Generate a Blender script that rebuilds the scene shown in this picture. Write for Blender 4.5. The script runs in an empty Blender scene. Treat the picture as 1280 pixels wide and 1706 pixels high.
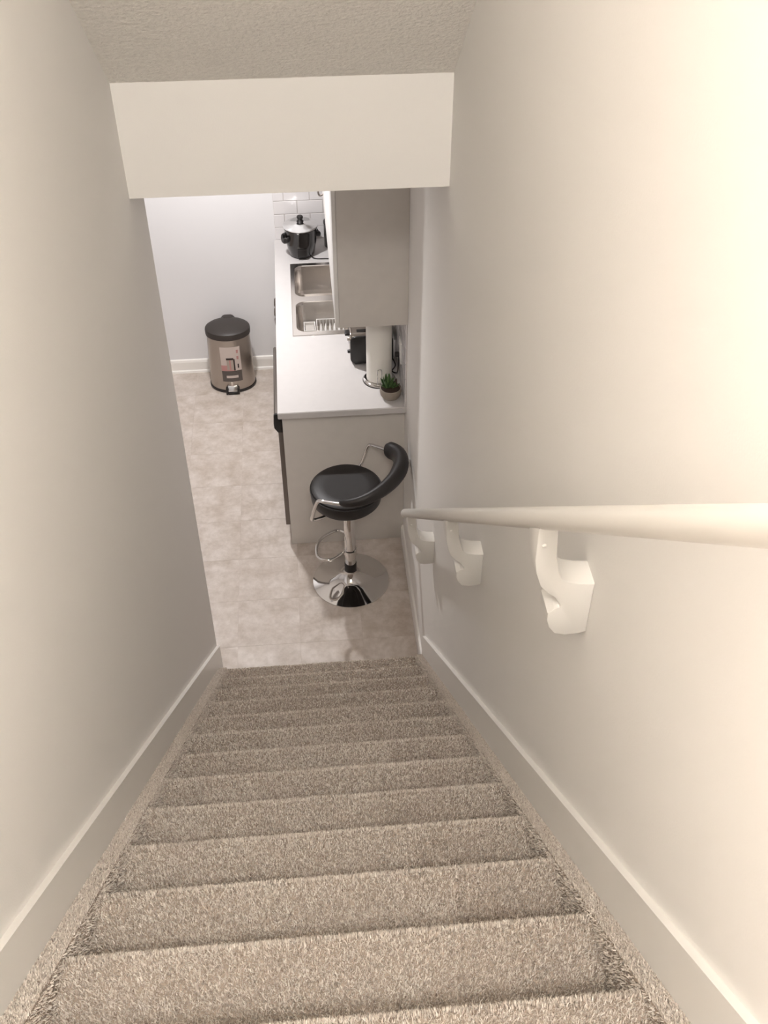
import bpy, bmesh, math, random
import numpy as np
from mathutils import Vector, Matrix
PI = math.pi
random.seed(4)
RNG = np.random.default_rng(11)
C = bpy.context.scene.collection

# ------------------------------------------------------------------ camera
W, R, T = 0.9565, 0.1845, 0.2085          # stair width, rise, run
SLOPE = R / T
cd = bpy.data.cameras.new('camera'); cam = bpy.data.objects.new('camera', cd); C.objects.link(cam)
cd.sensor_fit = 'HORIZONTAL'; cd.sensor_width = 36.0; cd.lens = 1735.35 * 36.0 / 1280.0
cd.clip_start = 0.02
p, ro, ya = math.radians(41.7133), math.radians(-0.0777), math.radians(4.9221)
fw = Vector((math.sin(ya) * math.cos(p), math.cos(ya) * math.cos(p), -math.sin(p)))
rt = Vector((math.cos(ya), -math.sin(ya), 0)); up = rt.cross(fw)
r2 = math.cos(ro) * rt + math.sin(ro) * up; u2 = -math.sin(ro) * rt + math.cos(ro) * up
M = Matrix((r2, u2, -fw)).transposed().to_4x4(); M.translation = Vector((0.5002, -3.1099, 3.8579))
cam.matrix_world = M
bpy.context.scene.camera = cam

# ------------------------------------------------------------------ world, lamps, exposure
wd = bpy.data.worlds.new('world'); bpy.context.scene.world = wd; wd.use_nodes = True
wd.node_tree.nodes['Background'].inputs[0].default_value = (1, .96, .9, 1)
wd.node_tree.nodes['Background'].inputs[1].default_value = 0.05
def disk_lamp(name, loc, size, power, col):
    l = bpy.data.lights.new(name, 'AREA'); l.shape = 'DISK'; l.size = size; l.energy = power; l.color = col
    o = bpy.data.objects.new(name, l); o.location = loc; C.objects.link(o); return o
KLAMP = (0.06, 1.75, 2.43)
SLAMP = (0.73, -3.92, 5.06)
HFILL = (0.47, -6.36, 3.95)
disk_lamp('kitchen_lamp', KLAMP, 0.09, 21.5, (1, .985, .995))
sl_ = bpy.data.lights.new('stair_lamp', 'POINT'); sl_.shadow_soft_size = .17; sl_.energy = 97; sl_.color = (1, .98, .955)
so_ = bpy.data.objects.new('stair_lamp', sl_); so_.location = SLAMP; C.objects.link(so_)
hl = disk_lamp('hall_fill', HFILL, 0.24, 5, (1, .975, .93)); hl.rotation_euler = (PI / 2, 0, 0)  # added fill light facing down the stairs, lifts ceiling and header
vs = bpy.context.scene.view_settings
vs.view_transform = 'Standard'; vs.look = 'None'; vs.gamma = 1; vs.exposure = 0.42; vs.use_curve_mapping = False

# ------------------------------------------------------------------ materials
def srgb(r, g, b):
    f = lambda c: (c / 12.92 if c <= .04045 else ((c + .055) / 1.055) ** 2.4)
    return (f(r / 255), f(g / 255), f(b / 255), 1)
def mat(name, col, rough=.5, metal=0, bump=0, bscale=200, vary=0, vscale=8, coat=0, spec=.5, bdist=.002):
    m = bpy.data.materials.new(name); m.use_nodes = True
    nt = m.node_tree; b = nt.nodes['Principled BSDF']
    b.inputs['Base Color'].default_value = col; b.inputs['Roughness'].default_value = rough
    b.inputs['Metallic'].default_value = metal; b.inputs['Coat Weight'].default_value = coat
    b.inputs['Specular IOR Level'].default_value = spec
    tc = nt.nodes.new('ShaderNodeTexCoord')
    if vary:
        n = nt.nodes.new('ShaderNodeTexNoise'); n.inputs['Scale'].default_value = vscale; n.inputs['Detail'].default_value = 6
        nt.links.new(tc.outputs['Object'], n.inputs['Vector'])
        r = nt.nodes.new('ShaderNodeValToRGB')
        r.color_ramp.elements[0].position = .3; r.color_ramp.elements[1].position = .7
        r.color_ramp.elements[0].color = [c * (1 - vary) for c in col[:3]] + [1]
        r.color_ramp.elements[1].color = [min(1, c * (1 + vary)) for c in col[:3]] + [1]
        nt.links.new(n.outputs['Fac'], r.inputs['Fac']); nt.links.new(r.outputs['Color'], b.inputs['Base Color'])
    if bump:
        n = nt.nodes.new('ShaderNodeTexNoise'); n.inputs['Scale'].default_value = bscale; n.inputs['Detail'].default_value = 4
        nt.links.new(tc.outputs['Object'], n.inputs['Vector'])
        bp = nt.nodes.new('ShaderNodeBump'); bp.inputs['Strength'].default_value = bump; bp.inputs['Distance'].default_value = bdist
        nt.links.new(n.outputs['Fac'], bp.inputs['Height']); nt.links.new(bp.outputs['Normal'], b.inputs['Normal'])
    return m
WALL = mat('wall_paint', srgb(250, 246, 241), .75, bump=.12, bscale=260, spec=.25)
FARWALL = mat('kitchen_wall_paint', srgb(238, 236, 236), .75, bump=.08, bscale=260, spec=.25)
CEIL = mat('stippled_ceiling', srgb(250, 245, 237), .85, bump=.9, bscale=85, vary=.05, vscale=90, bdist=.006, spec=.3)
TRIM = mat('white_trim_paint', srgb(250, 246, 240), .36)
RAILM = mat('rail_paint', srgb(236, 231, 223), .33)
BRKT = mat('bracket_paint', srgb(236, 232, 226), .35)
JOINT = mat('vinyl_joint', srgb(192, 179, 168), .7)
GROUT = mat('grout', srgb(212, 206, 202), .9)
TILEW = mat('white_glazed_tile', srgb(232, 228, 227), .18)
COUNTER = mat('white_laminate', srgb(206, 202, 200), .4, vary=.012, vscale=30)
CAB = mat('cabinet_laminate', srgb(214, 208, 201), .5, bump=.05, bscale=150, vary=.02, vscale=20)
CABW = mat('white_cabinet_door', srgb(236, 233, 229), .4)
STEEL = mat('stainless_steel', srgb(222, 217, 212), .25, 1, bump=.03, bscale=300)
BRUSH = mat('brushed_steel', srgb(180, 172, 165), .30, 1, bump=.04, bscale=300)
DSTEEL = mat('dark_steel', srgb(120, 112, 106), .38, .7)
CHROME = mat('chrome', srgb(226, 224, 222), .05, 1)
BLACKP = mat('black_plastic', srgb(30, 27, 26), .38)
BLACKG = mat('black_gloss', srgb(26, 22, 21), .16, coat=.4)
LEATHER = mat('black_vinyl_upholstery', srgb(34, 30, 29), .46, bump=.08, bscale=220)
LIDP = mat('charcoal_plastic', srgb(58, 52, 49), .48)
ALU = mat('polished_aluminium', srgb(225, 226, 226), .2, 1)
PAPER = mat('paper_towel', srgb(238, 234, 226), .95, bump=.3, bscale=160)
WPLAST = mat('white_plastic', srgb(238, 235, 231), .35)
CONC = mat('grey_cement', srgb(150, 140, 128), .85, bump=.3, bscale=90, vary=.08, vscale=40)
SOIL = mat('potting_soil', srgb(60, 46, 38), .95, bump=.6, bscale=120)
LEAF = mat('succulent_leaf', srgb(78, 106, 62), .5, vary=.25, vscale=40)
LEAFD = mat('succulent_leaf_dark', srgb(74, 62, 54), .5, vary=.25, vscale=40)
STK_W = mat('sticker_white', srgb(206, 192, 184), .5)
STK_P = mat('sticker_pink', srgb(190, 140, 136), .5)
STK_D = mat('sticker_grey', srgb(92, 84, 80), .5)
STK_K = mat('sticker_black', srgb(48, 36, 36), .5)
LAMPG = mat('lamp_glass', srgb(245, 240, 230), .4)
LAMPG.node_tree.nodes['Principled BSDF'].inputs['Emission Color'].default_value = (1, .93, .85, 1)
LAMPG.node_tree.nodes['Principled BSDF'].inputs['Emission Strength'].default_value = 3

def floor_mat():
    m = mat('vinyl_tile', srgb(196, 184, 174), .42, bump=.06, bscale=90)
    nt = m.node_tree; b = nt.nodes['Principled BSDF']; tc = nt.nodes.new('ShaderNodeTexCoord')
    mp = nt.nodes.new('ShaderNodeMapping'); nt.links.new(tc.outputs['Object'], mp.inputs['Vector'])
    oi = nt.nodes.new('ShaderNodeObjectInfo'); nt.links.new(oi.outputs['Random'], mp.inputs['Location'])
    def noise(scale, detail, rough):
        n = nt.nodes.new('ShaderNodeTexNoise'); n.inputs['Scale'].default_value = scale
        n.inputs['Detail'].default_value = detail; n.inputs['Roughness'].default_value = rough
        nt.links.new(mp.outputs['Vector'], n.inputs['Vector']); return n
    def ramp(src, p0, c0, p1, c1):
        r = nt.nodes.new('ShaderNodeValToRGB'); e = r.color_ramp.elements
        e[0].position = p0; e[0].color = c0; e[1].position = p1; e[1].color = c1
        nt.links.new(src, r.inputs['Fac']); return r
    a = ramp(noise(9, 9, .68).outputs['Fac'], .34, srgb(190, 176, 163), .66, srgb(220, 210, 202))
    c = ramp(noise(34, 6, .7).outputs['Fac'], .3, (.86, .845, .83, 1), .58, (1, 1, 1, 1))
    mx = nt.nodes.new('ShaderNodeMixRGB'); mx.blend_type = 'MULTIPLY'; mx.inputs[0].default_value = .75
    nt.links.new(a.outputs['Color'], mx.inputs[1]); nt.links.new(c.outputs['Color'], mx.inputs[2])
    nt.links.new(mx.outputs[0], b.inputs['Base Color'])
    return m
VINYL = floor_mat()
def carpet_mat():
    m = mat('carpet_pile', srgb(186, 172, 158), .95, spec=.1); nt = m.node_tree; b = nt.nodes['Principled BSDF']
    at = nt.nodes.new('ShaderNodeAttribute'); at.attribute_name = 'tint'
    r = nt.nodes.new('ShaderNodeValToRGB'); e = r.color_ramp.elements
    e[0].position = 0; e[0].color = srgb(146, 128, 114); e[1].position = 1; e[1].color = srgb(252, 245, 236)
    k = r.color_ramp.elements.new(.5); k.color = srgb(219, 206, 193)
    nt.links.new(at.outputs['Fac'], r.inputs['Fac']); nt.links.new(r.outputs['Color'], b.inputs['Base Color'])
    b.inputs['Sheen Weight'].default_value = .2
    return m
PILE = carpet_mat()
BACKING = mat('carpet_base', srgb(176, 161, 147), .95, bump=.5, bscale=180, vary=.12, vscale=120, spec=.1)

# ------------------------------------------------------------------ mesh helpers
def box(bm, x0, x1, y0, y1, z0, z1, bev=0, seg=2):
    vs_ = [bm.verts.new((x, y, z)) for z in (z0, z1) for y in (y0, y1) for x in (x0, x1)]
    fs = [bm.faces.new([vs_[i] for i in q]) for q in ((0, 2, 3, 1), (4, 5, 7, 6), (0, 1, 5, 4), (1, 3, 7, 5), (3, 2, 6, 7), (2, 0, 4, 6))]
    if bev:
        es = list({e for f in fs for e in f.edges})
        bmesh.ops.bevel(bm, geom=es, offset=bev, segments=seg, affect='EDGES', profile=.5)
def prism(bm, prof, axis, a0, a1, bev=0, seg=2):
    """extrude a closed 2-D profile along an axis ('x': profile is (y,z); 'y': (x,z); 'z': (x,y))"""
    def P(q, a): return {'x': (a, q[0], q[1]), 'y': (q[0], a, q[1]), 'z': (q[0], q[1], a)}[axis]
    A = [bm.verts.new(P(q, a0)) for q in prof]; B = [bm.verts.new(P(q, a1)) for q in prof]
    fs = [bm.faces.new(A), bm.faces.new(B[::-1])]
    n = len(prof)
    for i in range(n): fs.append(bm.faces.new((A[i], B[i], B[(i + 1) % n], A[(i + 1) % n])))
    bmesh.ops.recalc_face_normals(bm, faces=fs)
    if bev:
        es = list({e for f in fs[:2] for e in f.edges})
        bmesh.ops.bevel(bm, geom=es, offset=bev, segments=seg, affect='EDGES', profile=.5)
def lathe(bm, prof, cx=0, cy=0, n=40, ax=1, ay=1):
    """revolve (r,z) profile; ends with r=0 close to a point"""
    rings = []
    for r, z in prof:
        if r < 1e-6: rings.append([bm.verts.new((cx, cy, z))])
        else: rings.append([bm.verts.new((cx + r * ax * math.cos(2 * PI * i / n), cy + r * ay * math.sin(2 * PI * i / n), z)) for i in range(n)])
    fs = []
    for a, b in zip(rings, rings[1:]):
        for i in range(n):
            j = (i + 1) % n
            if len(a) == 1 and len(b) == 1: continue
            if len(a) == 1: fs.append(bm.faces.new((a[0], b[i], b[j])))
            elif len(b) == 1: fs.append(bm.faces.new((a[i], b[0], a[j])))
            else: fs.append(bm.faces.new((a[i], b[i], b[j], a[j])))
    bmesh.ops.recalc_face_normals(bm, faces=fs)
def sweep(bm, pts, rad, n=12, closed=False, up=Vector((0, 0, 1))):
    """tube through pts; rad a number, (a,b) or a list of those: b along 'up', a across"""
    pts = [Vector(q) for q in pts]; m = len(pts); rings = []
    for i, q in enumerate(pts):
        t = (pts[(i + 1) % m] - pts[i - 1]) if closed else (pts[min(i + 1, m - 1)] - pts[max(i - 1, 0)])
        t.normalize()
        s = t.cross(up)
        if s.length < 1e-3: s = t.cross(Vector((1, .1, 0)))
        s.normalize(); u = s.cross(t)
        r = rad[i] if isinstance(rad, list) else rad
        a, b = r if isinstance(r, tuple) else (r, r)
        rings.append([bm.verts.new(q + s * a * math.cos(2 * PI * k / n) + u * b * math.sin(2 * PI * k / n)) for k in range(n)])
    fs = []
    for i in range(m if closed else m - 1):
        A, B = rings[i], rings[(i + 1) % m]
        for k in range(n): fs.append(bm.faces.new((A[k], A[(k + 1) % n], B[(k + 1) % n], B[k])))
    if not closed: fs += [bm.faces.new(rings[0][::-1]), bm.faces.new(rings[-1])]
    bmesh.ops.recalc_face_normals(bm, faces=fs)
def smooth_path(pts, n=8, closed=False):
    """Catmull-Rom through pts"""
    P = [Vector(q) for q in pts]; m = len(P); out = []
    for i in range(m if closed else m - 1):
        g = lambda k: P[k % m] if closed else P[max(0, min(m - 1, k))]
        a, b, c, d = g(i - 1), g(i), g(i + 1), g(i + 2)
        for s in range(n):
            t = s / n
            out.append(.5 * (2 * b + (c - a) * t + (2 * a - 5 * b + 4 * c - d) * t * t + (3 * b - a - 3 * c + d) * t ** 3))
    if not closed: out.append(P[-1])
    return out
def obj(name, bm, m, parent=None, smooth=True, angle=35):
    me = bpy.data.meshes.new(name); bm.to_mesh(me); bm.free(); me.materials.append(m)
    if smooth:
        me.polygons.foreach_set('use_smooth', [True] * len(me.polygons)); me.set_sharp_from_angle(angle=math.radians(angle))
    o = bpy.data.objects.new(name, me); C.objects.link(o)
    if parent: child(o, parent)
    return o
def child(o, parent):
    """parent without moving: all geometry here is written in world coordinates"""
    o.parent = parent; w = Vector(parent.get('_w', (0, 0, 0)))
    o.location = o.location - w
    o['_w'] = (0, 0, 0)
def thing(name, label, cat, loc=(0, 0, 0), group=None):
    o = bpy.data.objects.new(name, None); C.objects.link(o); o.location = loc; o.empty_display_size = .1
    o['_w'] = tuple(loc); o['label'] = label; o['category'] = cat
    if group: o['group'] = group
    return o
def tag(o, label, cat, group=None):
    o['label'] = label; o['category'] = cat
    if group: o['group'] = group
    return o
def struct(name, bm, m, parent=None, smooth=False):
    o = obj(name, bm, m, parent, smooth)
    if not parent: o['kind'] = 'structure'
    return o
def bx(name, m, parent, *a, **k):
    bm = bmesh.new(); box(bm, *a, **k); return obj(name, bm, m, parent, angle=26)

# ------------------------------------------------------------------ the room shell
ZK = 2.497                       # kitchen ceiling = lower edge of the header
YH, YL, YF = -0.132, 0.1426, 2.696
ZT = 2.8325; ZTOP = 5.5; YREAR = -6.5; XK = -2.4
NZ = lambda y: R - SLOPE * y     # height of the nosing line
LANDY, LANDZ = -14 * T, 15 * R

b = bmesh.new(); box(b, W, W + .12, YREAR, YF + .12, 0, ZTOP + .1); struct('wall_right', b, WALL)
b = bmesh.new(); box(b, -.12, 0, YREAR, YL, 0, ZTOP + .1); struct('wall_left', b, WALL)
b = bmesh.new(); box(b, -.12, W, YREAR - .12, YREAR, 0, ZTOP + .1); struct('wall_rear', b, WALL)
b = bmesh.new(); box(b, XK, W, YF, YF + .12, 0, ZK); struct('wall_back', b, FARWALL)
b = bmesh.new(); box(b, XK - .12, XK, YL - .12, YF + .12, 0, ZK); struct('wall_kitchen', b, FARWALL)
b = bmesh.new(); box(b, XK, -.12, YL - .12, YL, 0, ZK); struct('wall_front', b, FARWALL)
b = bmesh.new(); box(b, 0, W, YH, YH + .1, ZK + .02, ZT); box(b, 0, W, YH, YH + .02, ZK, ZK + .02); struct('wall_header', b, WALL)
b = bmesh.new(); box(b, XK - .12, -.12, YL - .12, YF + .12, ZK, ZK + .1); box(b, -.12, 0, YL, YF + .12, ZK, ZK + .1); box(b, 0, W, YH + .02, YF + .12, ZK, ZK + .02)
struct('ceiling', b, WALL)
yt = YH - (ZTOP - ZT) / SLOPE
b = bmesh.new(); prism(b, [(YH + .1, ZT), (YH, ZT), (yt, ZTOP), (YREAR, ZTOP), (YREAR, ZTOP + .1), (yt + .04, ZTOP + .1), (YH + .1, ZT + .05)], 'x', 0, W)
struct('ceiling.001', b, CEIL)
b = bmesh.new(); box(b, XK - .12, W + .12, YREAR, YF + .12, -.1, -.0015)
floor = struct('floor', b, JOINT)
tm = {}
g, t0x, t0y = .0003, .078, .283
xs = [t0x + .305 * i for i in range(-8, 4)]; ys = [t0y + .305 * i for i in range(-1, 9)]
for i in range(len(xs) - 1):
    for j in range(len(ys) - 1):
        x0, x1, y0, y1 = xs[i] + g, min(xs[i + 1] - g, W), ys[j] + g, min(ys[j + 1] - g, YF)
        if x1 < .08 and x0 < -.2 and y1 < YL: continue
        if x0 < 0 and y0 < YL: y0 = YL if x1 < .3 else y0
        if y1 - y0 < .02 or x1 - x0 < .02: continue
        key = (round(x1 - x0, 4), round(y1 - y0, 4))
        if key not in tm:
            bm = bmesh.new(); w, h = key; box(bm, -w / 2, w / 2, -h / 2, h / 2, -.0015, 0, bev=.0004, seg=1)
            me = bpy.data.meshes.new('tile'); bm.to_mesh(me); bm.free(); me.materials.append(VINYL); tm[key] = me
        o = bpy.data.objects.new('tile', tm[key]); C.objects.link(o); o.parent = floor; o.location = ((x0 + x1) / 2, (y0 + y1) / 2, 0)

# skirting boards
SK = .014
def skirt_profile(y_low, z_low):
    y1 = LANDY
    return [(y_low, z_low), (y_low, NZ(y_low) + .118), (y1, NZ(y1) + .118), (y1, NZ(y1) - .1), (y_low - (.0 if z_low == 0 else 0), z_low)][:4]
b = bmesh.new(); prism(b, [(YL, 0), (YL, NZ(YL) + .118), (LANDY, NZ(LANDY) + .118), (LANDY, NZ(LANDY) - .1), (0.0, 0)], 'x', 0, SK); struct('trim_1', b, TRIM)
b = bmesh.new(); prism(b, [(.006, 0), (.006, NZ(0) + .12), (LANDY, NZ(LANDY) + .124), (LANDY, NZ(LANDY) - .1), (-.15, 0)], 'x', W - SK, W); struct('trim_2', b, TRIM)
def base_prof(s=1): return [(0, 0), (.012, 0), (.012, .075), (.008, .09), (0, .095)]
b = bmesh.new(); prism(b, [(W - x, z) for x, z in base_prof()], 'y', .0065, .9875); struct('baseboard_right', b, TRIM)
b = bmesh.new(); prism(b, [(YF - x, z) for x, z in base_prof()], 'x', XK, .36); prism(b, [(YF - .012, 0), (YF - .022, 0), (YF - .019, .014), (YF - .012, .018)], 'x', XK, .36)
struct('baseboard_back', b, TRIM)

# ------------------------------------------------------------------ ceiling lamps (above the stairs and in the kitchen)
def ceiling_lamp(x, y, z, r, label):
    t = thing('ceiling_light', label, 'lamp', (x, y, z))
    bm = bmesh.new(); lathe(bm, [(0, z), (r, z), (r, z - .02), (r * .92, z - .025), (0, z - .025)], x, y); obj('lamp_base', bm, TRIM, t)
    bm = bmesh.new(); lathe(bm, [(0, z - .026), (r * .9, z - .026), (r * .85, z - .034), (r * .5, z - .042), (0, z - .045)], x, y); obj('lamp_shade', bm, LAMPG, t)
ceiling_lamp(KLAMP[0], KLAMP[1], ZK, .13, 'round white flush ceiling light over the kitchen floor')
pl_ = thing('pendant_light', 'bare pendant bulb hanging over the top of the stairs', 'lamp', (SLAMP[0], SLAMP[1], ZTOP))
bm = bmesh.new(); lathe(bm, [(0, ZTOP), (.06, ZTOP), (.05, ZTOP - .03), (0, ZTOP - .03)], SLAMP[0], SLAMP[1], 24); obj('canopy', bm, TRIM, pl_)
bm = bmesh.new(); sweep(bm, [(SLAMP[0], SLAMP[1], ZTOP - .03), (SLAMP[0], SLAMP[1], SLAMP[2] + .09)], .003, n=8); obj('cord', bm, TRIM, pl_)
bm = bmesh.new(); lathe(bm, [(0, SLAMP[2] + .09), (.016, SLAMP[2] + .088), (.018, SLAMP[2] + .04), (0, SLAMP[2] + .04)], SLAMP[0], SLAMP[1], 20); obj('socket', bm, TRIM, pl_)
bm = bmesh.new(); lathe(bm, [(0, SLAMP[2] + .039), (.013, SLAMP[2] + .035), (.028, SLAMP[2]), (.02, SLAMP[2] - .022), (0, SLAMP[2] - .03)], SLAMP[0], SLAMP[1], 20); obj('bulb', bm, LAMPG, pl_)

sc_ = thing('added_fill_light', 'unseen fill light added behind the stairs, shaped as a half round wall light', 'lamp', (HFILL[0], YREAR, HFILL[2]))  # added fixture that dresses the fill light, out of view
bm = bmesh.new(); box(bm, HFILL[0] - .09, HFILL[0] + .09, YREAR + .0005, YREAR + .02, HFILL[2] - .13, HFILL[2] + .13, bev=.006); obj('backplate', bm, TRIM, sc_)
bm = bmesh.new(); lathe(bm, [(0, HFILL[2] - .13), (.06, HFILL[2] - .12), (.09, HFILL[2]), (.06, HFILL[2] + .12), (0, HFILL[2] + .13)], HFILL[0], YREAR + .0205, 32)
bmesh.ops.bisect_plane(bm, geom=bm.verts[:] + bm.edges[:] + bm.faces[:], plane_co=(0, YREAR + .0205, 0), plane_no=(0, -1, 0), clear_outer=True); obj('lamp_shade', bm, LAMPG, sc_)

# ------------------------------------------------------------------ staircase
CL, CR = .050, W - .042
stairs = thing('staircase', 'steep straight flight of stairs covered in beige carpet between two walls', 'stairs', (W / 2, 0, 0))
def fnoise(seed):
    r = np.random.default_rng(seed)
    k = r.normal(size=(10, 2)) * np.array([7, 14]); ph = r.uniform(0, 2 * PI, 10)
    return lambda x, y: sum(np.sin(k[i, 0] * x + k[i, 1] * y + ph[i]) for i in range(10)) / 4.5
def pile(name, parent, P, N, wid, length, tint):
    """one blade per point: a bent strip of three triangles"""
    n = len(P)
    a = RNG.uniform(0, 2 * PI, n)
    ref = np.where(np.abs(N[:, [0]]) > .9, np.array([[0, 1., 0]]), np.array([[1., 0, 0]]))
    s = np.cross(N, ref); s /= np.linalg.norm(s, axis=1)[:, None]; q = np.cross(N, s)
    side = s * np.cos(a)[:, None] + q * np.sin(a)[:, None]
    lean = -s * np.sin(a)[:, None] + q * np.cos(a)[:, None]
    L = length * RNG.uniform(.65, 1.15, n)[:, None]; k = RNG.uniform(.15, .75, n)[:, None]; w = wid * RNG.uniform(.7, 1.3, n)[:, None] / 2
    m = P + N * L * .6 + lean * L * k * .35; e = P + N * L + lean * L * k
    V = np.stack([P - side * w, P + side * w, m - side * w * .9, m + side * w * .9, e], 1).reshape(-1, 3)
    w0 = np.array(parent['_w']); V = V - w0
    base = np.arange(n)[:, None] * 5
    F = np.concatenate([base + np.array([[0, 1, 3]]), base + np.array([[0, 3, 2]]), base + np.array([[2, 3, 4]])], 1).reshape(-1)
    me = bpy.data.meshes.new(name); nf = n * 3
    me.vertices.add(len(V)); me.vertices.foreach_set('co', V.astype(np.float32).ravel())
    me.loops.add(nf * 3); me.loops.foreach_set('vertex_index', F.astype(np.int32))
    me.polygons.add(nf); me.polygons.foreach_set('loop_start', np.arange(nf, dtype=np.int32) * 3)
    me.update(calc_edges=True)
    at = me.attributes.new('tint', 'FLOAT', 'FACE')
    at.data.foreach_set('value', np.repeat(np.clip(tint, 0, 1), 3).astype(np.float32))
    me.materials.append(PILE)
    o = bpy.data.objects.new(name, me); C.objects.link(o); o.parent = parent; o['kind'] = 'stuff'
    return o
NR = .016                                             # nosing radius
worn = fnoise(3)
for k in range(15):
    z1 = (k + 1) * R; yn = -k * T                     # top and foremost line of the nosing
    zt = z1 - .006
    prof = [(yn - .022, z1 - R), (yn - .022, z1 - .045)]
    for i in range(9):                                # bull nose
        th = -PI / 2 + PI * i / 8
        prof.append((yn - NR + NR * math.cos(th) * .98, zt - NR * 1.15 + NR * 1.15 * math.sin(th)))
    yb = -(k + 2) * T + .02 if k < 14 else YREAR + .002
    prof += [(yb, zt), (yb, z1 - R)]
    bm = bmesh.new(); prism(bm, prof, 'x', CL, CR)
    st = obj('step', bm, BACKING, stairs, angle=50)
    if k > 13: continue
    near = k / 13.0
    wid = .0036 - .0020 * near; dens = 70000 + 200000 * near
    # tread part + around the nose
    arc = NR * 2.4; span = T + .012; n = int(dens * (CR - CL) * (span + arc))
    u = RNG.uniform(0, 1, n) * (span + arc); x = RNG.uniform(CL, CR, n)
    P = np.zeros((n, 3)); N = np.zeros((n, 3)); P[:, 0] = x
    fl = u > arc
    th = PI / 2 - (1 - u / arc) * 2.4
    P[:, 1] = np.where(fl, yn - NR - (u - arc), yn - NR + NR * np.cos(th) * .98)
    P[:, 2] = np.where(fl, zt, zt - NR * 1.15 + NR * 1.15 * np.sin(th))
    N[:, 1] = np.where(fl, 0, np.cos(th)); N[:, 2] = np.where(fl, 1, np.sin(th))
    wv = worn(x * 1.1 + k * 3.7, P[:, 1])
    # shade across the right of the treads, painted into the pile tint
    xl = .66 + .05 * math.sin(k * 2.1); side_shade = np.clip((x - xl) / .02, 0, 1) * np.clip((CR - .01 - x) / .12, 0, 1) * (.13, .20, .30, .10)[k % 4]
    tint = .54 + .06 * wv - side_shade * np.clip((yn - P[:, 1]) / .12, 0, 1) + RNG.normal(0, .22, n)
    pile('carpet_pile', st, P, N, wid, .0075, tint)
for nm, x0, x1, s in (('l', SK, CL, 1), ('r', CR, W - SK, -1)):
    yl = .014; y1 = LANDY
    top = lambda y: NZ(y) - .004
    bm = bmesh.new()
    prism(bm, [(yl, 0), (yl, top(yl) - .03), (yl - .012, top(yl) - .006), (yl - .03, top(yl - .03)), (y1, top(y1)), (y1, top(y1) - .30), (yl - .25, 0)], 'x', x0, x1)
    cb = obj('side_curb', bm, BACKING, stairs)
    n = 90000; wdt = x1 - x0
    yy = yl - .02 - (1 - RNG.uniform(0, 1, n) ** .75) * 0 - RNG.uniform(0, 1, n) * (yl - .02 - y1)
    topn = int(n * .55)
    P = np.zeros((n, 3)); N = np.zeros((n, 3)); P[:, 1] = yy
    c, sn = math.cos(math.atan(SLOPE)), math.sin(math.atan(SLOPE))
    P[:topn, 0] = RNG.uniform(x0, x1, topn); P[:topn, 2] = top(yy[:topn]); N[:topn, 1] = sn; N[:topn, 2] = c
    inner = x1 if s > 0 else x0
    P[topn:, 0] = inner; P[topn:, 2] = top(yy[topn:]) - RNG.uniform(0, .19, n - topn); N[topn:, 0] = s; N[topn:, 2] = .9
    # keep the pile that is not inside a step
    kk = np.floor(-yy / T); stepz = (kk + 1) * R
    ok = np.ones(n, bool); ok[topn:] = P[topn:, 2] > stepz[topn:] - .004
    P, N = P[ok], N[ok]; N /= np.linalg.norm(N, axis=1)[:, None]
    pile('carpet_pile', cb, P, N, .0019, .0068, .54 + RNG.normal(0, .19, len(P)))

# ------------------------------------------------------------------ handrail
RX, RZ0, RR = .860, 1.061, .0185
hr = thing('handrail', 'white painted round handrail on curved brackets along the stair wall', 'handrail', (W, -1.0, 1.9))
zc = lambda y: RZ0 - SLOPE * y
bm = bmesh.new(); ya_, yb_ = .06, -3.3
upv = Vector((0, math.sin(math.atan(SLOPE)), math.cos(math.atan(SLOPE))))
dirv = Vector((0, math.cos(math.atan(SLOPE)), -math.sin(math.atan(SLOPE))))
A, B = Vector((RX, yb_, zc(yb_))), Vector((RX, ya_, zc(ya_)))
sweep(bm, [A, A.lerp(B, .33), A.lerp(B, .66), B - dirv * .006, B], [RR, RR, RR, RR, RR * .8], n=28, up=upv)
obj('rail', bm, RAILM, hr)
BP = [(.848, 2.744), (.8485, 2.672), (.8535, 2.641), (.864, 2.610), (.878, 2.592), (.891, 2.581), (.899, 2.568), (.904, 2.561), (.902, 2.556), (.894, 2.554),
      (.883, 2.543), (.883, 2.525), (.889, 2.506), (.900, 2.490), (.919, 2.484), (.939, 2.485), (W, 2.489),
      (W, 2.608), (.930, 2.611), (.910, 2.617), (.899, 2.625), (.893, 2.640), (.885, 2.675), (.880, 2.742)]
for yb0 in (-1.925, -1.050, -.145):
    dz = SLOPE * (-yb0 - 1.925) ; yw = .058
    prof = []
    for (x, z) in BP: prof.append((x, z + dz))
    bm = bmesh.new(); prism(bm, prof, 'y', yb0, yb0 + yw, bev=.003)
    # the saddle follows the slope of the rail
    for v in bm.verts:
        zl = v.co.z - dz
        if zl > 2.70: v.co.z -= SLOPE * (v.co.y - yb0) * min(1, (zl - 2.70) / .04)
    br = obj('bracket', bm, BRKT, hr, angle=26)
    for zz in (2.705,):
        bm = bmesh.new(); lathe(bm, [(0, .0035), (.0028, .003), (.0045, 0), (.0045, -.002), (0, -.002)], n=12)
        bmesh.ops.rotate(bm, cent=(0, 0, 0), matrix=Matrix.Rotation(PI / 2, 3, 'X'), verts=bm.verts)
        bmesh.ops.translate(bm, vec=(.861, yb0, zz + dz), verts=bm.verts)
        obj('screw', bm, BRKT, br)

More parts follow.
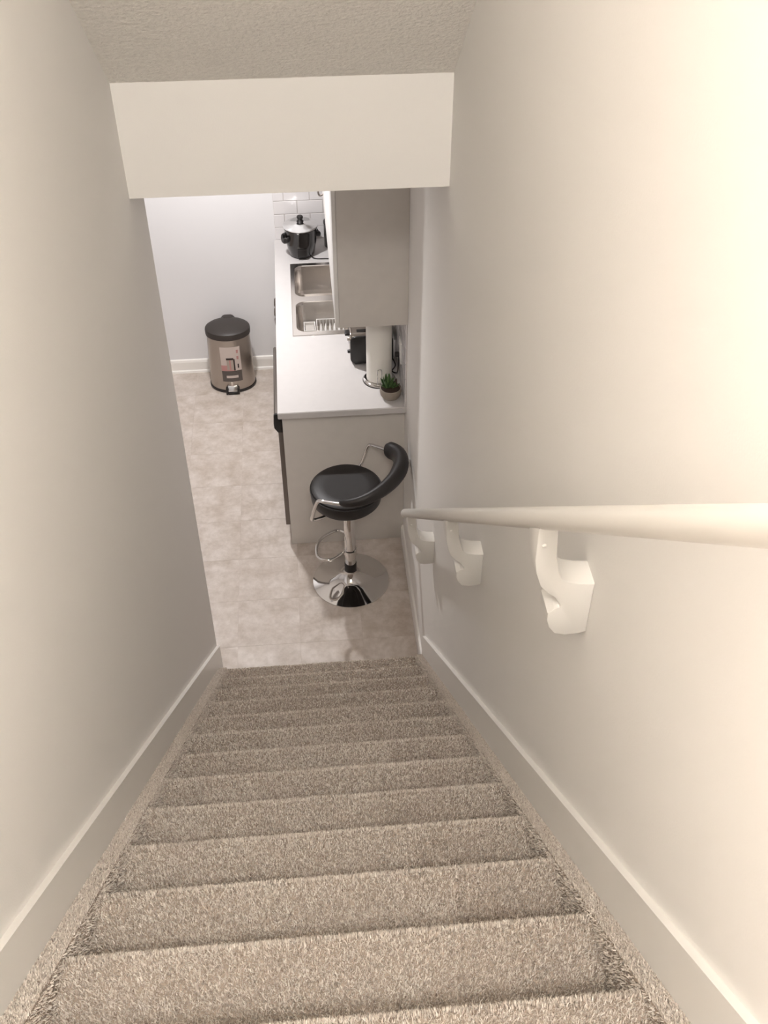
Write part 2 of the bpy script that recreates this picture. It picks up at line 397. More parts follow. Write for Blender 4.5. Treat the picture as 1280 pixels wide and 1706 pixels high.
# ------------------------------------------------------------------ kitchen: base units
YE, YP, XC, XP, ZC = .9216, .9876, .3398, .357, .915
DW0, DW1 = 1.006, 1.604
unit = thing('base_cabinet', 'grey panelled base cabinet run under the white worktop', 'cabinet', ((XP + W) / 2, 1.8, 0))
bx('end_panel', CAB, unit, XP, W - .0006, YP, YP + .017, 0, .8785, bev=.001)
bx('body', CAB, unit, XP + .02, W - .001, DW1 + .002, YF - .025, .1, .70)
bx('top_rail', CAB, unit, XP + .02, XP + .04, DW1 + .002, YF - .025, .70, .878)
bx('toe_kick', DSTEEL, unit, XP + .07, XP + .085, DW1 + .002, YF - .025, 0, .1)
ds = (YF - .03 - DW1 - .006) / 2
for i in range(2):
    y0 = DW1 + .004 + i * (ds + .004)
    d = bx('door', CABW, unit, XP, XP + .019, y0, y0 + ds, .105, .872, bev=.002)
    yh = y0 + (ds - .05 if i == 0 else .05)
    bm = bmesh.new(); sweep(bm, smooth_path([(XP, yh, .80), (XP - .026, yh, .797), (XP - .026, yh, .69), (XP, yh, .687)], 5), .005, n=10); obj('handle', bm, DSTEEL, d)
dw = thing('dishwasher', 'dark steel dishwasher with a black control panel at the cabinet end', 'dishwasher', (.36, 1.3, 0))
bx('tub', DSTEEL, dw, XP + .025, W - .03, DW0 + .004, DW1 - .004, .1, .862)
bx('door', DSTEEL, dw, .333, XP + .024, DW0, DW1, .125, .742, bev=.003)
bm = bmesh.new(); prism(bm, [(.353, .744), (.353, .848), (.326, .852), (.319, .845), (.316, .80), (.318, .772), (.332, .746)], 'y', DW0 + .008, DW1, bev=.0015)
obj('control_panel', bm, DSTEEL, dw)
bm = bmesh.new(); prism(bm, [(.354, .742), (.354, .850), (.326, .854), (.317, .846), (.314, .80), (.316, .770), (.332, .744)], 'y', DW0 - .006, DW0 + .0075, bev=.0015)
obj('panel_end_cap', bm, BLACKP, dw)
bx('toe_kick', BLACKP, dw, XP + .05, XP + .06, DW0, DW1, 0, .098)
# worktop with a real cut-out for the sink
SX0, SX1, SY0, SY1 = .43, .895, 1.60, 2.372
bm = bmesh.new(); z0 = ZC - .036
xs_ = [XC, SX0 + .014, SX1 - .014, W - .0005]; ys_ = [YE, SY0 + .014, SY1 - .014, YF - .0005]
gv = {}
for k_, z in enumerate((z0, ZC)):
    for i in range(4):
        for j in range(4): gv[i, j, k_] = bm.verts.new((xs_[i], ys_[j], z))
for i in range(3):
    for j in range(3):
        if (i, j) == (1, 1): continue
        bm.faces.new([gv[i, j, 1], gv[i + 1, j, 1], gv[i + 1, j + 1, 1], gv[i, j + 1, 1]])
        bm.faces.new([gv[i, j, 0], gv[i, j + 1, 0], gv[i + 1, j + 1, 0], gv[i + 1, j, 0]])
def sidef(i0, j0, i1, j1): bm.faces.new([gv[i0, j0, 0], gv[i1, j1, 0], gv[i1, j1, 1], gv[i0, j0, 1]])
for i in range(3): sidef(i, 0, i + 1, 0); sidef(i + 1, 3, i, 3); sidef(0, i + 1, 0, i); sidef(3, i, 3, i + 1)
sidef(2, 1, 1, 1); sidef(1, 2, 2, 2); sidef(1, 1, 1, 2); sidef(2, 2, 2, 1)
bmesh.ops.recalc_face_normals(bm, faces=bm.faces)
bmesh.ops.bevel(bm, geom=[e for e in bm.edges if (abs(e.verts[0].co.y - YE) < 1e-4 and abs(e.verts[1].co.y - YE) < 1e-4) or (abs(e.verts[0].co.x - XC) < 1e-4 and abs(e.verts[1].co.x - XC) < 1e-4)], offset=.003, segments=2, affect='EDGES')
wt = tag(obj('countertop', bm, COUNTER, smooth=False), 'long white laminate worktop with a square front edge, holding the sink', 'countertop')

# backsplash tiles
bs = thing('tile_backsplash', 'white glazed rectangular wall tiles above the worktop', 'backsplash', (W, YF, ZC))
b = bmesh.new(); box(b, XC + .008, W - .0005, YF - .005, YF - .0003, ZC, 1.372); box(b, W - .005, W - .0003, YE, YF - .005, ZC, 1.372); obj('grout', b, GROUT, bs)
tw, thh, gp = .1525, .0795, .0035
tmesh = {}
def tile(x0, x1, y0, y1, z0, z1):
    key = (round(x1 - x0, 4), round(y1 - y0, 4), round(z1 - z0, 4))
    if key not in tmesh:
        bm = bmesh.new(); a, b_, c = key; box(bm, -a / 2, a / 2, -b_ / 2, b_ / 2, -c / 2, c / 2, bev=.0015, seg=1)
        me = bpy.data.meshes.new('tile'); bm.to_mesh(me); bm.free(); me.materials.append(TILEW); tmesh[key] = me
    o = bpy.data.objects.new('tile', tmesh[key]); C.objects.link(o); o.parent = bs
    o.location = Vector(((x0 + x1) / 2, (y0 + y1) / 2, (z0 + z1) / 2)) - Vector(bs['_w'])
rows = [(ZC + .001, .990)] + [(.993 + .083 * i, .993 + .083 * i + thh) for i in range(4)] + [(1.325, 1.371)]
for ri, (za, zb) in enumerate(rows):
    off = .338 if ri % 2 == 0 else .338 - .078
    x = off
    while x < W - .01:
        x0, x1 = max(x, XC + .009), min(x + tw - gp, W - .006)
        if x1 - x0 > .01: tile(x0, x1, YF - .009, YF - .0045, za, zb)
        x += tw
    y = YE + .002 - (0 if ri % 2 == 0 else .078)
    while y < YF - .02:
        y0, y1 = max(y, YE + .001), min(y + tw - gp, YF - .012)
        if y1 - y0 > .01: tile(W - .009, W - .0045, y0, y1, za, zb)
        y += tw

# ------------------------------------------------------------------ wall cabinets
ZU, XU, YU = 1.374, .6265, .915
def wall_cab(y0, y1, label, ndoor):
    t = thing('wall_cabinet', label, 'cabinet', (XU, y0, ZU))
    bx('body', CAB, t, XU + .022, W - .0006, y0, y1, ZU, 2.30, bev=.001)
    w = (y1 - y0) / ndoor
    for i in range(ndoor):
        d = bx('door', CABW, t, XU + .004, XU + .0215, y0 + i * w + (.0005 if i == 0 else .002), y0 + (i + 1) * w - .002, ZU, 2.298, bev=.002)
        if y0 < 1.5: continue
        yh = y0 + (i + 1) * w - .05
        bm = bmesh.new(); sweep(bm, smooth_path([(XU + .004, yh, ZU + .06), (XU - .020, yh, ZU + .063), (XU - .020, yh, ZU + .177), (XU + .004, yh, ZU + .18)], 5), .005, n=10); obj('handle', bm, DSTEEL, d)
wall_cab(YU, 1.72, 'grey sided wall cabinet nearest the stairs, its end panel facing up the stairs', 2)
wall_cab(1.724, 2.69, 'wall cabinet with white doors in the far corner beyond the near one', 2)

# ------------------------------------------------------------------ sink and tap
sk = thing('sink', 'stainless steel double bowl sink set into the white worktop', 'sink', ((SX0 + SX1) / 2, 2.0, ZC))
def rrect(x0, x1, y0, y1, r, n=6):
    out = []
    for cx, cy, a0 in ((x1 - r, y1 - r, 0), (x0 + r, y1 - r, PI / 2), (x0 + r, y0 + r, PI), (x1 - r, y0 + r, 1.5 * PI)):
        for i in range(n + 1): out.append((cx + r * math.cos(a0 + PI / 2 * i / n), cy + r * math.sin(a0 + PI / 2 * i / n)))
    return out
B1 = (.449, .800, 1.632, 1.942); B2 = (.449, .800, 1.995, 2.345)
def basin(x0, x1, y0, y1, depth, name):
    bm = bmesh.new(); rings = []
    lev = [(0, 0, .05), (.003, -.004, .05), (.006, -.02, .048), (.016, -depth + .03, .045), (.024, -depth + .008, .04), (.045, -depth, .03)]
    for ins, dz, r in lev: rings.append([bm.verts.new((x, y, ZC + .004 + dz)) for x, y in rrect(x0 + ins, x1 - ins, y0 + ins, y1 - ins, r)])
    fs = []
    for a, b_ in zip(rings, rings[1:]):
        n = len(a)
        for i in range(n): fs.append(bm.faces.new((a[i], a[(i + 1) % n], b_[(i + 1) % n], b_[i])))
    fs.append(bm.faces.new(rings[-1])); bmesh.ops.recalc_face_normals(bm, faces=fs)
    for f in bm.faces: f.normal_flip() if f.normal.z < -.2 else None
    o = obj(name, bm, STEEL, sk)
    bm = bmesh.new(); cx, cy = (x0 + x1) / 2, (y0 + y1) / 2; zb = ZC + .004 - depth
    lathe(bm, [(0, zb + .001), (.026, zb + .001), (.036, zb + .004), (.042, zb + .0005)], cx, cy, 24); obj('drain', bm, CHROME, o)
basin(*B1, .18, 'bowl'); basin(*B2, .18, 'bowl')
# rim: outer frame with rounded bowl openings
bm = bmesh.new()
def ring_face(outer, inner, z):
    ov = [bm.verts.new((x, y, z)) for x, y in outer]; iv = [bm.verts.new((x, y, z)) for x, y in inner]
    n = len(ov)
    for i in range(n): bm.faces.new((ov[i], ov[(i + 1) % n], iv[(i + 1) % n], iv[i]))
    return ov, iv
ym = (B1[3] + B2[2]) / 2
o1, _ = ring_face(rrect(SX0, .83, SY0, ym, .001), rrect(*B1, .05), ZC + .004)
o2, _ = ring_face(rrect(SX0, .83, ym, SY1, .001), rrect(*B2, .05), ZC + .004)
box(bm, .83, SX1, SY0, SY1, ZC + .0005, ZC + .004)
for xa, xb, y0_, y1_ in ((SX0 - .003, SX0, SY0, SY1),): box(bm, xa, xb, y0_, y1_, ZC + .0004, ZC + .004, bev=.001, seg=1)
box(bm, SX0 - .003, SX1, SY0 - .003, SY0, ZC + .0004, ZC + .004, bev=.001, seg=1); box(bm, SX0 - .003, SX1, SY1, SY1 + .003, ZC + .0004, ZC + .004, bev=.001, seg=1)
bmesh.ops.recalc_face_normals(bm, faces=bm.faces)
obj('rim', bm, STEEL, sk)
fa = thing('faucet', 'chrome kitchen tap on the back ledge of the sink', 'faucet', (.862, 1.97, ZC + .004))
zb = ZC + .0045
bm = bmesh.new(); box(bm, .84, .884, 1.86, 2.08, zb, zb + .012, bev=.005); obj('base_plate', bm, CHROME, fa)
bm = bmesh.new(); sweep(bm, smooth_path([(.862, 1.97, zb + .01), (.862, 1.97, zb + .12), (.845, 1.98, zb + .2), (.79, 2.02, zb + .225), (.72, 2.06, zb + .195), (.695, 2.072, zb + .15)], 6), [.013] * 31, n=14); obj('spout', bm, CHROME, fa)
for yy in (1.885, 2.055):
    bm = bmesh.new(); lathe(bm, [(0, zb + .06), (.016, zb + .057), (.019, zb + .03), (.014, zb + .012), (0, zb + .012)], .862, yy, 20); obj('tap_knob', bm, CHROME, fa)

# things in the near bowl
cy0 = B1[2] + .012
cad = thing('sponge_caddy', 'small white plastic caddy at the end of the near sink bowl', 'caddy', (.50, 1.69, .80))
def open_tub(bm, x0, x1, y0, y1, z0, z1, t=.003):
    box(bm, x0, x1, y0, y1, z0, z0 + t); box(bm, x0, x0 + t, y0, y1, z0 + t, z1); box(bm, x1 - t, x1, y0, y1, z0 + t, z1)
    box(bm, x0 + t, x1 - t, y0, y0 + t, z0 + t, z1); box(bm, x0 + t, x1 - t, y1 - t, y1, z0 + t, z1)
ZB = ZC + .005 - .18 + .009
bm = bmesh.new(); open_tub(bm, .488, .549, 1.672, 1.760, ZB, .900); obj('tub', bm, WPLAST, cad)
bx('sponge', mat('sponge', srgb(176, 170, 164), .9, bump=.4, bscale=120), cad, .492, .545, 1.676, 1.756, ZB + .0035, .886, bev=.006)
rk = thing('dish_rack', 'white slotted cutlery basket beside the caddy in the near sink bowl', 'rack', (.62, 1.70, .8))
bx('rack_base', WPLAST, rk, .556, .70, 1.664, 1.79, ZB, ZB + .004)
for z in (ZB + .05, .895): bm = bmesh.new(); sweep(bm, [(.558, 1.667, z), (.698, 1.667, z), (.698, 1.788, z), (.558, 1.788, z)], .0028, n=8, closed=True); obj('rack_rim', bm, WPLAST, rk)
for i in range(9):
    x = .558 + .0175 * i
    for yy in (1.667, 1.788): bm = bmesh.new(); sweep(bm, [(x, yy, ZB + .003), (x, yy, .895)], .0022, n=6); obj('rack_wire', bm, WPLAST, rk)
for i in range(5):
    x = .575 + .024 * i
    bm = bmesh.new(); lathe(bm, [(0, 0), (.025, 0), (.05, .010), (.052, .012), (.05, .013), (.024, .003), (0, .003)], n=28)
    bmesh.ops.rotate(bm, cent=(0, 0, 0), matrix=Matrix.Rotation(PI / 2 - .12, 3, 'Y'), verts=bm.verts)
    bmesh.ops.translate(bm, vec=(x, 1.725, ZB + .098), verts=bm.verts)
    tag(obj('saucer', bm, WPLAST), ('first', 'second', 'third', 'fourth', 'last')[i] + ' white saucer from the caddy in the slotted sink basket', 'saucer', 'saucers in the sink basket')

# ------------------------------------------------------------------ rice cooker and canister
rc = thing('rice_cooker', 'black rice cooker with a silver lid on the far end of the worktop', 'rice cooker', (.5, 2.5, ZC))
cx, cy = .5, 2.500
bm = bmesh.new(); lathe(bm, [(0, ZC + .006), (.070, ZC + .006), (.076, ZC + .014), (.090, ZC + .09), (.0955, ZC + .165), (.098, ZC + .172), (.096, ZC + .178), (0, ZC + .178)], cx, cy, 48); obj('body', bm, BLACKG, rc)
bm = bmesh.new(); lathe(bm, [(0, ZC), (.066, ZC), (.070, ZC + .006), (0, ZC + .006)], cx, cy, 40); obj('foot_ring', bm, BLACKP, rc)
bm = bmesh.new(); lathe(bm, [(0, ZC + .196), (.03, ZC + .196), (.034, ZC + .193), (.066, ZC + .190), (.070, ZC + .187), (.094, ZC + .185), (.101, ZC + .182), (.101, ZC + .1785), (0, ZC + .1785)], cx, cy, 48); lid = obj('lid', bm, ALU, rc)
bm = bmesh.new(); lathe(bm, [(0, ZC + .240), (.015, ZC + .238), (.019, ZC + .231), (.017, ZC + .222), (.013, ZC + .216), (.021, ZC + .204), (.018, ZC + .1965), (0, ZC + .1965)], cx, cy, 24); obj('lid_knob', bm, BLACKP, lid)
for s in (-1, 1):
    a0 = .35 if s > 0 else PI + .35
    ux, uy = math.cos(a0), math.sin(a0); px_, py_ = -uy, ux
    q = lambda r, t, z: (cx + ux * r + px_ * t, cy + uy * r + py_ * t, z)
    bm = bmesh.new(); sweep(bm, smooth_path([q(.084, -.03, ZC + .122), q(.103, -.028, ZC + .116), q(.109, 0, ZC + .106), q(.103, .028, ZC + .116), q(.084, .03, ZC + .122)], 6), (.010, .016), n=10)
    obj('handle', bm, BLACKP, rc)
bm = bmesh.new(); box(bm, cx - .026, cx + .03, cy - .092, cy - .078, ZC + .02, ZC + .07, bev=.004); obj('switch_panel', bm, BLACKP, rc)
bm = bmesh.new(); sweep(bm, smooth_path([(.55, 2.452, ZC + .01), (.575, 2.425, ZC + .004), (.63, 2.418, ZC + .004), (.72, 2.42, ZC + .004), (.84, 2.50, ZC + .004), (.938, 2.56, ZC + .012)], 7), .0035, n=8); obj('power_cord', bm, BLACKP, rc)
cn = thing('canister', 'black canister mostly hidden behind the wall cabinet, beside the rice cooker', 'canister', (.70, 2.585, ZC))
bm = bmesh.new(); lathe(bm, [(0, ZC), (.05, ZC), (.052, ZC + .005), (.052, ZC + .14), (0, ZC + .14)], .688, 2.59, 32); obj('body', bm, BLACKG, cn)
bm = bmesh.new(); lathe(bm, [(0, ZC + .165), (.045, ZC + .163), (.053, ZC + .155), (.053, ZC + .141), (0, ZC + .141)], .688, 2.59, 32); obj('lid', bm, BLACKP, cn)

# ------------------------------------------------------------------ toaster
to = thing('toaster', 'black and steel toaster lying lengthwise against the tiled wall', 'toaster', (.83, 1.37, ZC))
x0, x1, y0, y1, z0, z1 = .712, .927, 1.288, 1.455, ZC + .012, 1.092
def rr(a0, a1, b0, b1, r): return [(x, y) for x, y in rrect(a0, a1, b0, b1, r, 5)]
bm = bmesh.new(); prism(bm, rr(y0 + .014, y1 - .014, z0, z1, .028), 'x', x0 + .012, x1 - .012); obj('steel_shell', bm, BRUSH, to)
bm = bmesh.new(); prism(bm, rr(x0, x1, z0 + .002, z1 - .004, .032), 'y', y0, y0 + .0135, bev=.004); obj('side_panel', bm, BLACKP, to)
bm = bmesh.new(); prism(bm, rr(x0, x1, z0 + .002, z1 - .004, .032), 'y', y1 - .0135, y1, bev=.004); obj('side_panel', bm, BLACKP, to)
bm = bmesh.new(); prism(bm, rr(y0 + .016, y1 - .016, z0 + .002, z1 - .002, .026), 'x', x0 + .002, x0 + .0115, bev=.003); obj('end_panel', bm, BRUSH, to)
bm = bmesh.new(); prism(bm, rr(y0 + .016, y1 - .016, z0 + .002, z1 - .002, .026), 'x', x1 - .0115, x1 - .002, bev=.003); obj('end_panel', bm, BLACKP, to)
for yy in (1.338, 1.398): bx('slot', BLACKP, to, x0 + .035, x1 - .03, yy - .012, yy + .012, z1 - .002, z1 + .0012)
bm = bmesh.new(); box(bm, x0 - .022, x0 + .002, 1.352, 1.392, 1.055, 1.070, bev=.004); obj('lever', bm, BLACKP, to)
for yy, zz, r in ((1.315, 1.063, .010), (1.315, .99, .009)):
    bm = bmesh.new(); lathe(bm, [(0, .016), (r * .8, .016), (r, .013), (r * 1.05, 0), (0, 0)], n=20)
    bmesh.ops.rotate(bm, cent=(0, 0, 0), matrix=Matrix.Rotation(-PI / 2, 3, 'Y'), verts=bm.verts); bmesh.ops.translate(bm, vec=(x0 + .003, yy, zz), verts=bm.verts)
    obj('dial', bm, BRUSH if zz > 1.02 else BLACKP, to)
for fx in (x0 + .03, x1 - .03):
    for fy in (y0 + .03, y1 - .03):
        bm = bmesh.new(); lathe(bm, [(0, ZC), (.01, ZC), (.012, z0 + .001), (0, z0 + .001)], fx, fy, 14); obj('foot', bm, BLACKP, to)
bm = bmesh.new(); sweep(bm, smooth_path([(.917, 1.33, ZC + .03), (.936, 1.275, ZC + .009), (.915, 1.225, ZC + .007), (.932, 1.205, ZC + .007), (.937, 1.16, ZC + .05), (.938, 1.125, ZC + .17)], 7), .0032, n=8); obj('power_cord', bm, BLACKP, to)

# ------------------------------------------------------------------ paper towel and holder
tx, ty = .845, 1.165
ho = thing('paper_towel_holder', 'chrome stand with a round base holding the paper towel roll', 'holder', (tx, ty, ZC))
bm = bmesh.new(); lathe(bm, [(0, ZC + .014), (.06, ZC + .014), (.074, ZC + .011), (.079, ZC + .006), (.079, ZC + .003), (0, ZC + .003)], tx, ty, 48); obj('base', bm, CHROME, ho)
bm = bmesh.new(); lathe(bm, [(0, ZC), (.0815, ZC), (.0815, ZC + .0028), (0, ZC + .0028)], tx, ty, 48); obj('base_ring', bm, BLACKP, ho)
bm = bmesh.new(); sweep(bm, [(tx, ty, ZC + .013), (tx, ty, 1.29)], .007, n=14); obj('post', bm, CHROME, ho)
bm = bmesh.new(); lathe(bm, [(0, 1.314), (.009, 1.31), (.012, 1.302), (.009, 1.293), (.006, 1.288), (0, 1.288)], tx, ty, 20); obj('finial', bm, CHROME, ho)
bm = bmesh.new(); sweep(bm, smooth_path([(tx - .013, ty - .071, ZC + .012), (tx - .013, ty - .071, ZC + .09), (tx - .008, ty - .071, ZC + .103), (tx + .002, ty - .071, ZC + .103), (tx + .007, ty - .071, ZC + .09), (tx + .007, ty - .071, ZC + .012)], 5), .0022, n=8); obj('tension_arm', bm, CHROME, ho)
bm = bmesh.new(); lathe(bm, [(.0185, ZC + .0155), (.059, ZC + .0155), (.0625, ZC + .02), (.0625, 1.262), (.059, 1.266), (.0185, 1.266), (.0185, ZC + .0155)], tx, ty, 48)
roll = thing('paper_towel_roll', 'white paper towel roll standing on the chrome holder', 'paper towel', (tx, ty, ZC + .0155))
obj('paper', bm, PAPER, roll)
bm = bmesh.new(); lathe(bm, [(.0165, ZC + .0155), (.0183, ZC + .0155), (.0183, 1.2665), (.0165, 1.2665), (.0165, ZC + .0155)], tx, ty, 28); obj('cardboard_core', bm, mat('cardboard', srgb(168, 146, 120), .9), roll)

# ------------------------------------------------------------------ potted succulent
px, py = .888, 1.010
pt = thing('potted_succulent', 'small green succulent in a round grey cement pot on the worktop corner', 'plant', (px, py, ZC))
bm = bmesh.new(); lathe(bm, [(0, ZC), (.030, ZC), (.040, ZC + .006), (.050, ZC + .022), (.053, ZC + .04), (.051, ZC + .056), (.047, ZC + .057), (.046, ZC + .048), (0, ZC + .048)], px, py, 40); obj('pot', bm, CONC, pt)
bm = bmesh.new(); lathe(bm, [(0, ZC + .055), (.03, ZC + .053), (.0455, ZC + .049), (0, ZC + .0485)], px, py, 28); obj('soil', bm, SOIL, pt)
def leaf(ax, ay, az, dirv_, ln, wd, m):
    bm = bmesh.new(); d_ = Vector(dirv_).normalized(); s_ = d_.cross(Vector((0, 0, 1))); s_ = s_.normalized() if s_.length > .01 else Vector((1, 0, 0)); n_ = s_.cross(d_)
    pts = []; rad = []
    for i in range(7):
        t = i / 6; q = Vector((ax, ay, az)) + d_ * ln * t + n_ * (.25 * ln * t * t)
        pts.append(q); w_ = wd * (math.sin(PI * min(1, t * .93 + .09)) ** .7) * (1 if t < .97 else .25) + .0004; rad.append((w_, w_ * .38 + .0004))
    sweep(bm, pts, rad, n=8, up=n_); return obj('leaf', bm, m, pt)
for rdx, rdy, rad0, n, zz in ((-.014, .008, .038, 15, .05), (.018, .012, .026, 8, .05)):
    for i in range(n):
        a = i * 2.399; t = i / n
        elev = .35 + 1.0 * (1 - t) if rdx < 0 else .3 + .9 * (1 - t)
        ln = rad0 * (1.25 - .1 * t) + (.03 * (1 - t) if rdx < 0 else .008)
        leaf(px + rdx + .004 * math.cos(a), py + rdy + .004 * math.sin(a), ZC + zz + .004 * (1 - t), (math.cos(a) * math.cos(elev), math.sin(a) * math.cos(elev), math.sin(elev)), ln, .0085 if rdx < 0 else .0075, LEAF if (rdx < 0 or i % 3) else LEAFD)

# ------------------------------------------------------------------ wall outlet, plug-in adapter
ou = thing('wall_outlet', 'white outlet plate on the tiles behind the paper towel roll', 'outlet', (W - .009, 1.12, 1.12))
xf = W - .0091
bx('plate', WPLAST, ou, xf - .006, xf, 1.083, 1.155, 1.05, 1.168, bev=.002)
for zz in (1.087, 1.131): bx('socket', WPLAST, ou, xf - .0085, xf - .006, 1.102, 1.136, zz - .014, zz + .014, bev=.002)
bx('plug', BLACKP, ou, xf - .03, xf - .0086, 1.108, 1.13, 1.076, 1.098, bev=.004)
ad = bmesh.new(); prism(ad, [(xf, 1.005), (xf, 1.13), (xf - .018, 1.13), (xf - .018, 1.07), (xf - .010, 1.008)], 'y', 1.372, 1.418, bev=.003)
ad_ = thing('plug_in_adapter', 'white tapered plug in adapter on the wall behind the toaster', 'adapter', (xf, 1.395, 1.06))
obj('case', ad, WPLAST, ad_)
bx('indicator', mat('indicator', srgb(120, 120, 116), .3), ad_, xf - .0195, xf - .0175, 1.392, 1.398, 1.10, 1.106)

# ------------------------------------------------------------------ step bin
bxc, byc, AXX, AYY = .012, 2.540, .147, .117
tb = thing('trash_can', 'oval stainless steel pedal bin with a dark lid against the far wall', 'trash can', (bxc, byc, 0))
def oval(prof, name, m, par, n=56):
    bm = bmesh.new(); lathe(bm, prof, bxc, byc, n, AXX, AYY); return obj(name, bm, m, par)
oval([(0, 0), (.985, 0), (1.0, .004), (1.0, .016), (.975, .02), (0, .02)], 'base_ring', BLACKP, tb)
body = oval([(0, .0205), (.965, .0205), (.905, .395), (0, .395)], 'body', BRUSH, tb)
bm = bmesh.new(); lathe(bm, [(0, .440), (.30, .439), (.62, .435), (.86, .428), (.935, .420), (.95, .410), (.945, .382), (.915, .380), (.915, .3955), (0, .3955)], bxc, byc, 56, AXX, AYY)
lid = obj('lid', bm, LIDP, tb)
bm = bmesh.new(); prism(bm, [(bxc - .056, .395), (bxc + .056, .395), (bxc + .046, .412), (bxc + .030, .430), (bxc + .018, .434), (bxc - .018, .434), (bxc - .030, .430), (bxc - .046, .412)], 'y', byc + .06, byc + AYY + .008, bev=.006); obj('hinge_cover', bm, LIDP, lid)
# pedal
bm = bmesh.new(); box(bm, bxc - .043, bxc - .030, byc - AYY - .022, byc - AYY + .02, .002, .045, bev=.004); box(bm, bxc + .030, bxc + .043, byc - AYY - .022, byc - AYY + .02, .002, .045, bev=.004)
box(bm, bxc - .030, bxc + .030, byc - AYY - .022, byc - AYY - .014, .002, .018, bev=.003); ped = obj('pedal', bm, BLACKP, tb)
bm = bmesh.new(); prism(bm, [(byc - AYY - .0135, .019), (byc - AYY - .0135, .025), (byc - AYY + .008, .056), (byc - AYY + .008, .048)], 'x', bxc - .0295, bxc + .0295, bev=.002); obj('pedal_plate', bm, ALU, ped)
bx('pedal_arm', STEEL, ped, bxc - .008, bxc + .008, byc - AYY - .006, byc - AYY + .008, .057, .09, bev=.002)
def patch(name, m, xa, xb, za, zb, off, par):
    bm = bmesh.new(); nx, nz = 8, 3; g_ = {}
    for k_, oo in enumerate((off, off - .0006)):
        for i in range(nx + 1):
            for j in range(nz + 1):
                x = xa + (xb - xa) * i / nx; z = za + (zb - za) * j / nz
                s = .965 + (.905 - .965) * (z - .0205) / .3745
                u = max(-.99, min(.99, x / (AXX * s))); g_[i, j, k_] = bm.verts.new((bxc + x, byc - AYY * s * math.sqrt(1 - u * u) - oo, z))
    for i in range(nx):
        for j in range(nz):
            bm.faces.new((g_[i, j, 0], g_[i + 1, j, 0], g_[i + 1, j + 1, 0], g_[i, j + 1, 0])); bm.faces.new((g_[i, j, 1], g_[i, j + 1, 1], g_[i + 1, j + 1, 1], g_[i + 1, j, 1]))
    for i in range(nx): bm.faces.new((g_[i, 0, 0], g_[i, 0, 1], g_[i + 1, 0, 1], g_[i + 1, 0, 0])); bm.faces.new((g_[i, nz, 0], g_[i + 1, nz, 0], g_[i + 1, nz, 1], g_[i, nz, 1]))
    return obj(name, bm, m, par)
lb = patch('sticker', STK_W, -.056, .068, .165, .335, .0012, body); lb['label'] = 'pale product sticker'
def pp(n_, m_, *a): o = patch(n_, m_, *a, body); return o
pp('sticker_panel', STK_P, -.056, .030, .165, .205, .0020)
pp('sticker_band', STK_D, -.056, .068, .085, .162, .0014)
pp('sticker_print', STK_W, -.030, .044, .112, .130, .0022)
pp('sticker_print', STK_D, -.046, .058, .150, .155, .0022)
# the little picture of a bin and the icons beside it
pp('sticker_picture', BRUSH, -.020, .022, .172, .245, .0024)
pp('sticker_picture', STK_K, -.022, .024, .245, .258, .0026)
pp('sticker_picture', STK_P, -.004, .006, .174, .243, .0030)
pp('sticker_picture', STK_K, .022, .031, .168, .250, .0026)
pp('sticker_icon', STK_K, .046, .054, .182, .212, .0022)
pp('sticker_icon', STK_P, .044, .056, .245, .268, .0022)
pp('sticker_icon', STK_P, .044, .056, .290, .312, .0022)

# ------------------------------------------------------------------ bar stool
sx, sy = .655, .685
sl = thing('bar_stool', 'black round swivel bar stool with a chrome pedestal and low curved back', 'stool', (sx, sy, 0))
bm = bmesh.new(); lathe(bm, [(0, 0), (.190, 0), (.197, .003), (.196, .008), (.17, .014), (.12, .024), (.08, .036), (.052, .052), (.038, .072), (.034, .088), (0, .088)], sx, sy, 72); obj('base', bm, CHROME, sl, angle=60)
bm = bmesh.new(); lathe(bm, [(0, .0885), (.031, .0885), (.031, .13), (.029, .135), (0, .135)], sx, sy, 32); obj('collar', bm, BLACKP, sl)
bm = bmesh.new(); lathe(bm, [(0, .1355), (.0275, .1355), (.0275, .49), (.025, .496), (.022, .497), (.022, .525), (0, .525)], sx, sy, 32); obj('column', bm, CHROME, sl)
qx, qy = .645, .690
bm = bmesh.new(); lathe(bm, [(0, .526), (.09, .526), (.1, .536), (.1, .548), (0, .548)], qx, qy, 36); obj('seat_plate', bm, BLACKP, sl)
bm = bmesh.new(); lathe(bm, [(0, .549), (.13, .549), (.155, .554), (.168, .570), (.171, .595), (.171, .620), (.166, .638), (.150, .646), (.10, .643), (0, .640)], qx, qy, 64); seat = obj('seat', bm, LEATHER, sl)
bm = bmesh.new(); sweep(bm, [(qx + .171 * math.cos(a), qy + .171 * math.sin(a), .628) for a in [2 * PI * i / 56 for i in range(56)]], .0032, n=8, closed=True); obj('piping', bm, LEATHER, seat)
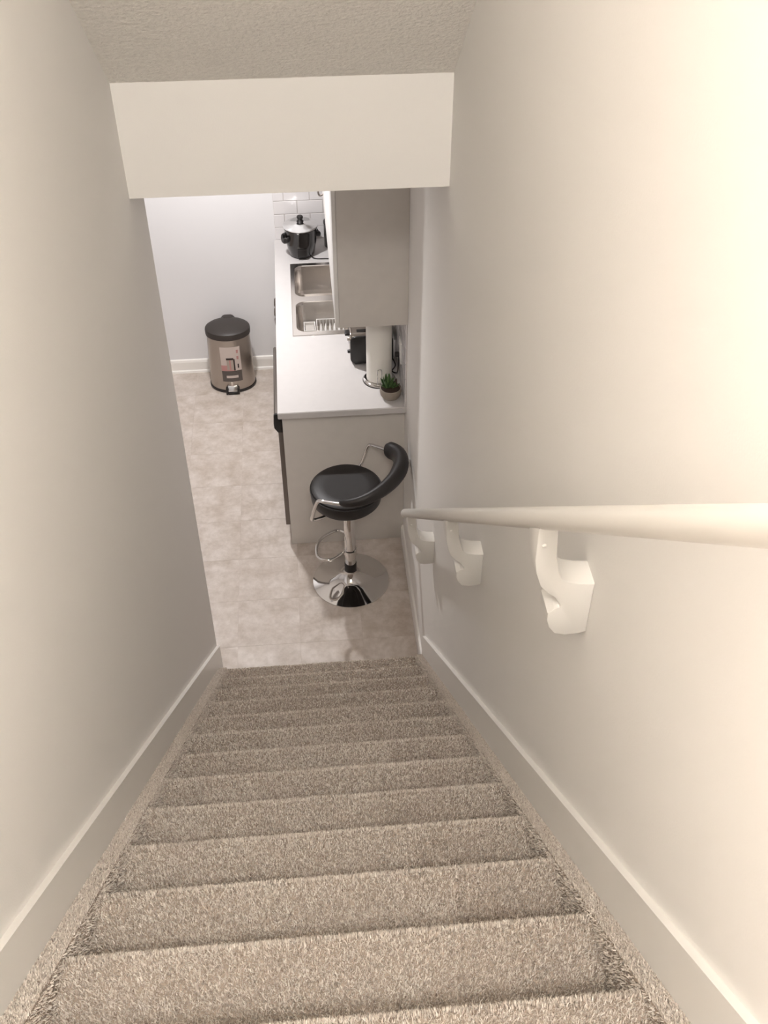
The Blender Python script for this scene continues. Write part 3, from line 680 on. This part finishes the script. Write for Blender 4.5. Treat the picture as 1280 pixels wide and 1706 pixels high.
# foot rest ring on the column
fd = Vector((-.87, .49, 0)); fs_ = Vector((.49, .87, 0)); fc = Vector((sx, sy, .215))
pts = [fc + fd * .024 + fs_ * .018, fc + fd * .06 + fs_ * .10, fc + fd * .13 + fs_ * .105, fc + fd * .175, fc + fd * .13 - fs_ * .105, fc + fd * .06 - fs_ * .10, fc + fd * .024 - fs_ * .018]
bm = bmesh.new(); sweep(bm, smooth_path(pts, 8), .008, n=12); obj('foot_rest', bm, CHROME, sl)
bm = bmesh.new(); lathe(bm, [(.028, .20), (.034, .202), (.034, .228), (.028, .23), (.028, .20)], sx, sy, 28); obj('foot_rest_collar', bm, CHROME, sl)
# back: chrome tube and padded arc
bd = Vector((.83, -.555, 0)).normalized(); sd = Vector((-bd.y, bd.x, 0))
m0 = Vector((.640, .712, 0))
def L(u, v, z): q = m0 + bd * u + sd * v; return Vector((q.x, q.y, z))
tube = [L(.02, -.06, .540), L(-.02, -.17, .545), L(-.045, -.222, .558), L(-.035, -.238, .60), L(-.005, -.240, .695), L(.012, -.238, .712), L(.04, -.236, .716), L(.13, -.220, .728), L(.2, -.185, .745), L(.250, -.1, .758), L(.268, 0, .762)]
tube += [L(u_, -v_, z_) for u_, v_, z_ in ((.250, -.1, .758), (.2, -.185, .745), (.13, -.220, .728), (.04, -.236, .716), (.012, -.238, .712), (-.005, -.240, .695), (-.035, -.238, .60), (-.045, -.222, .558), (-.02, -.17, .545), (.02, -.06, .540))]
bm = bmesh.new(); sweep(bm, smooth_path(tube, 6), .0085, n=12); obj('arm_tube', bm, CHROME, sl)
arc = []
for i in range(25):
    a = -PI / 2 * 1.02 + PI * 1.02 * i / 24
    arc.append(L(.115 + .150 * math.cos(a), .222 * math.sin(a), .730 + .036 * math.cos(a)))
rads = []
for i in range(25):
    e = min(i, 24 - i) / 24
    k_ = i / 24; h = .018 + .027 * min(1, k_ / .6); w_ = .014 + .023 * min(1, k_ / .6)
    if i in (0, 24): h *= .75; w_ *= .75
    rads.append((w_, h))
bm = bmesh.new(); sweep(bm, arc, rads, n=18); obj('back_pad', bm, LEATHER, sl, angle=60)

for o in bpy.data.objects:
    if '_w' in o: del o['_w']
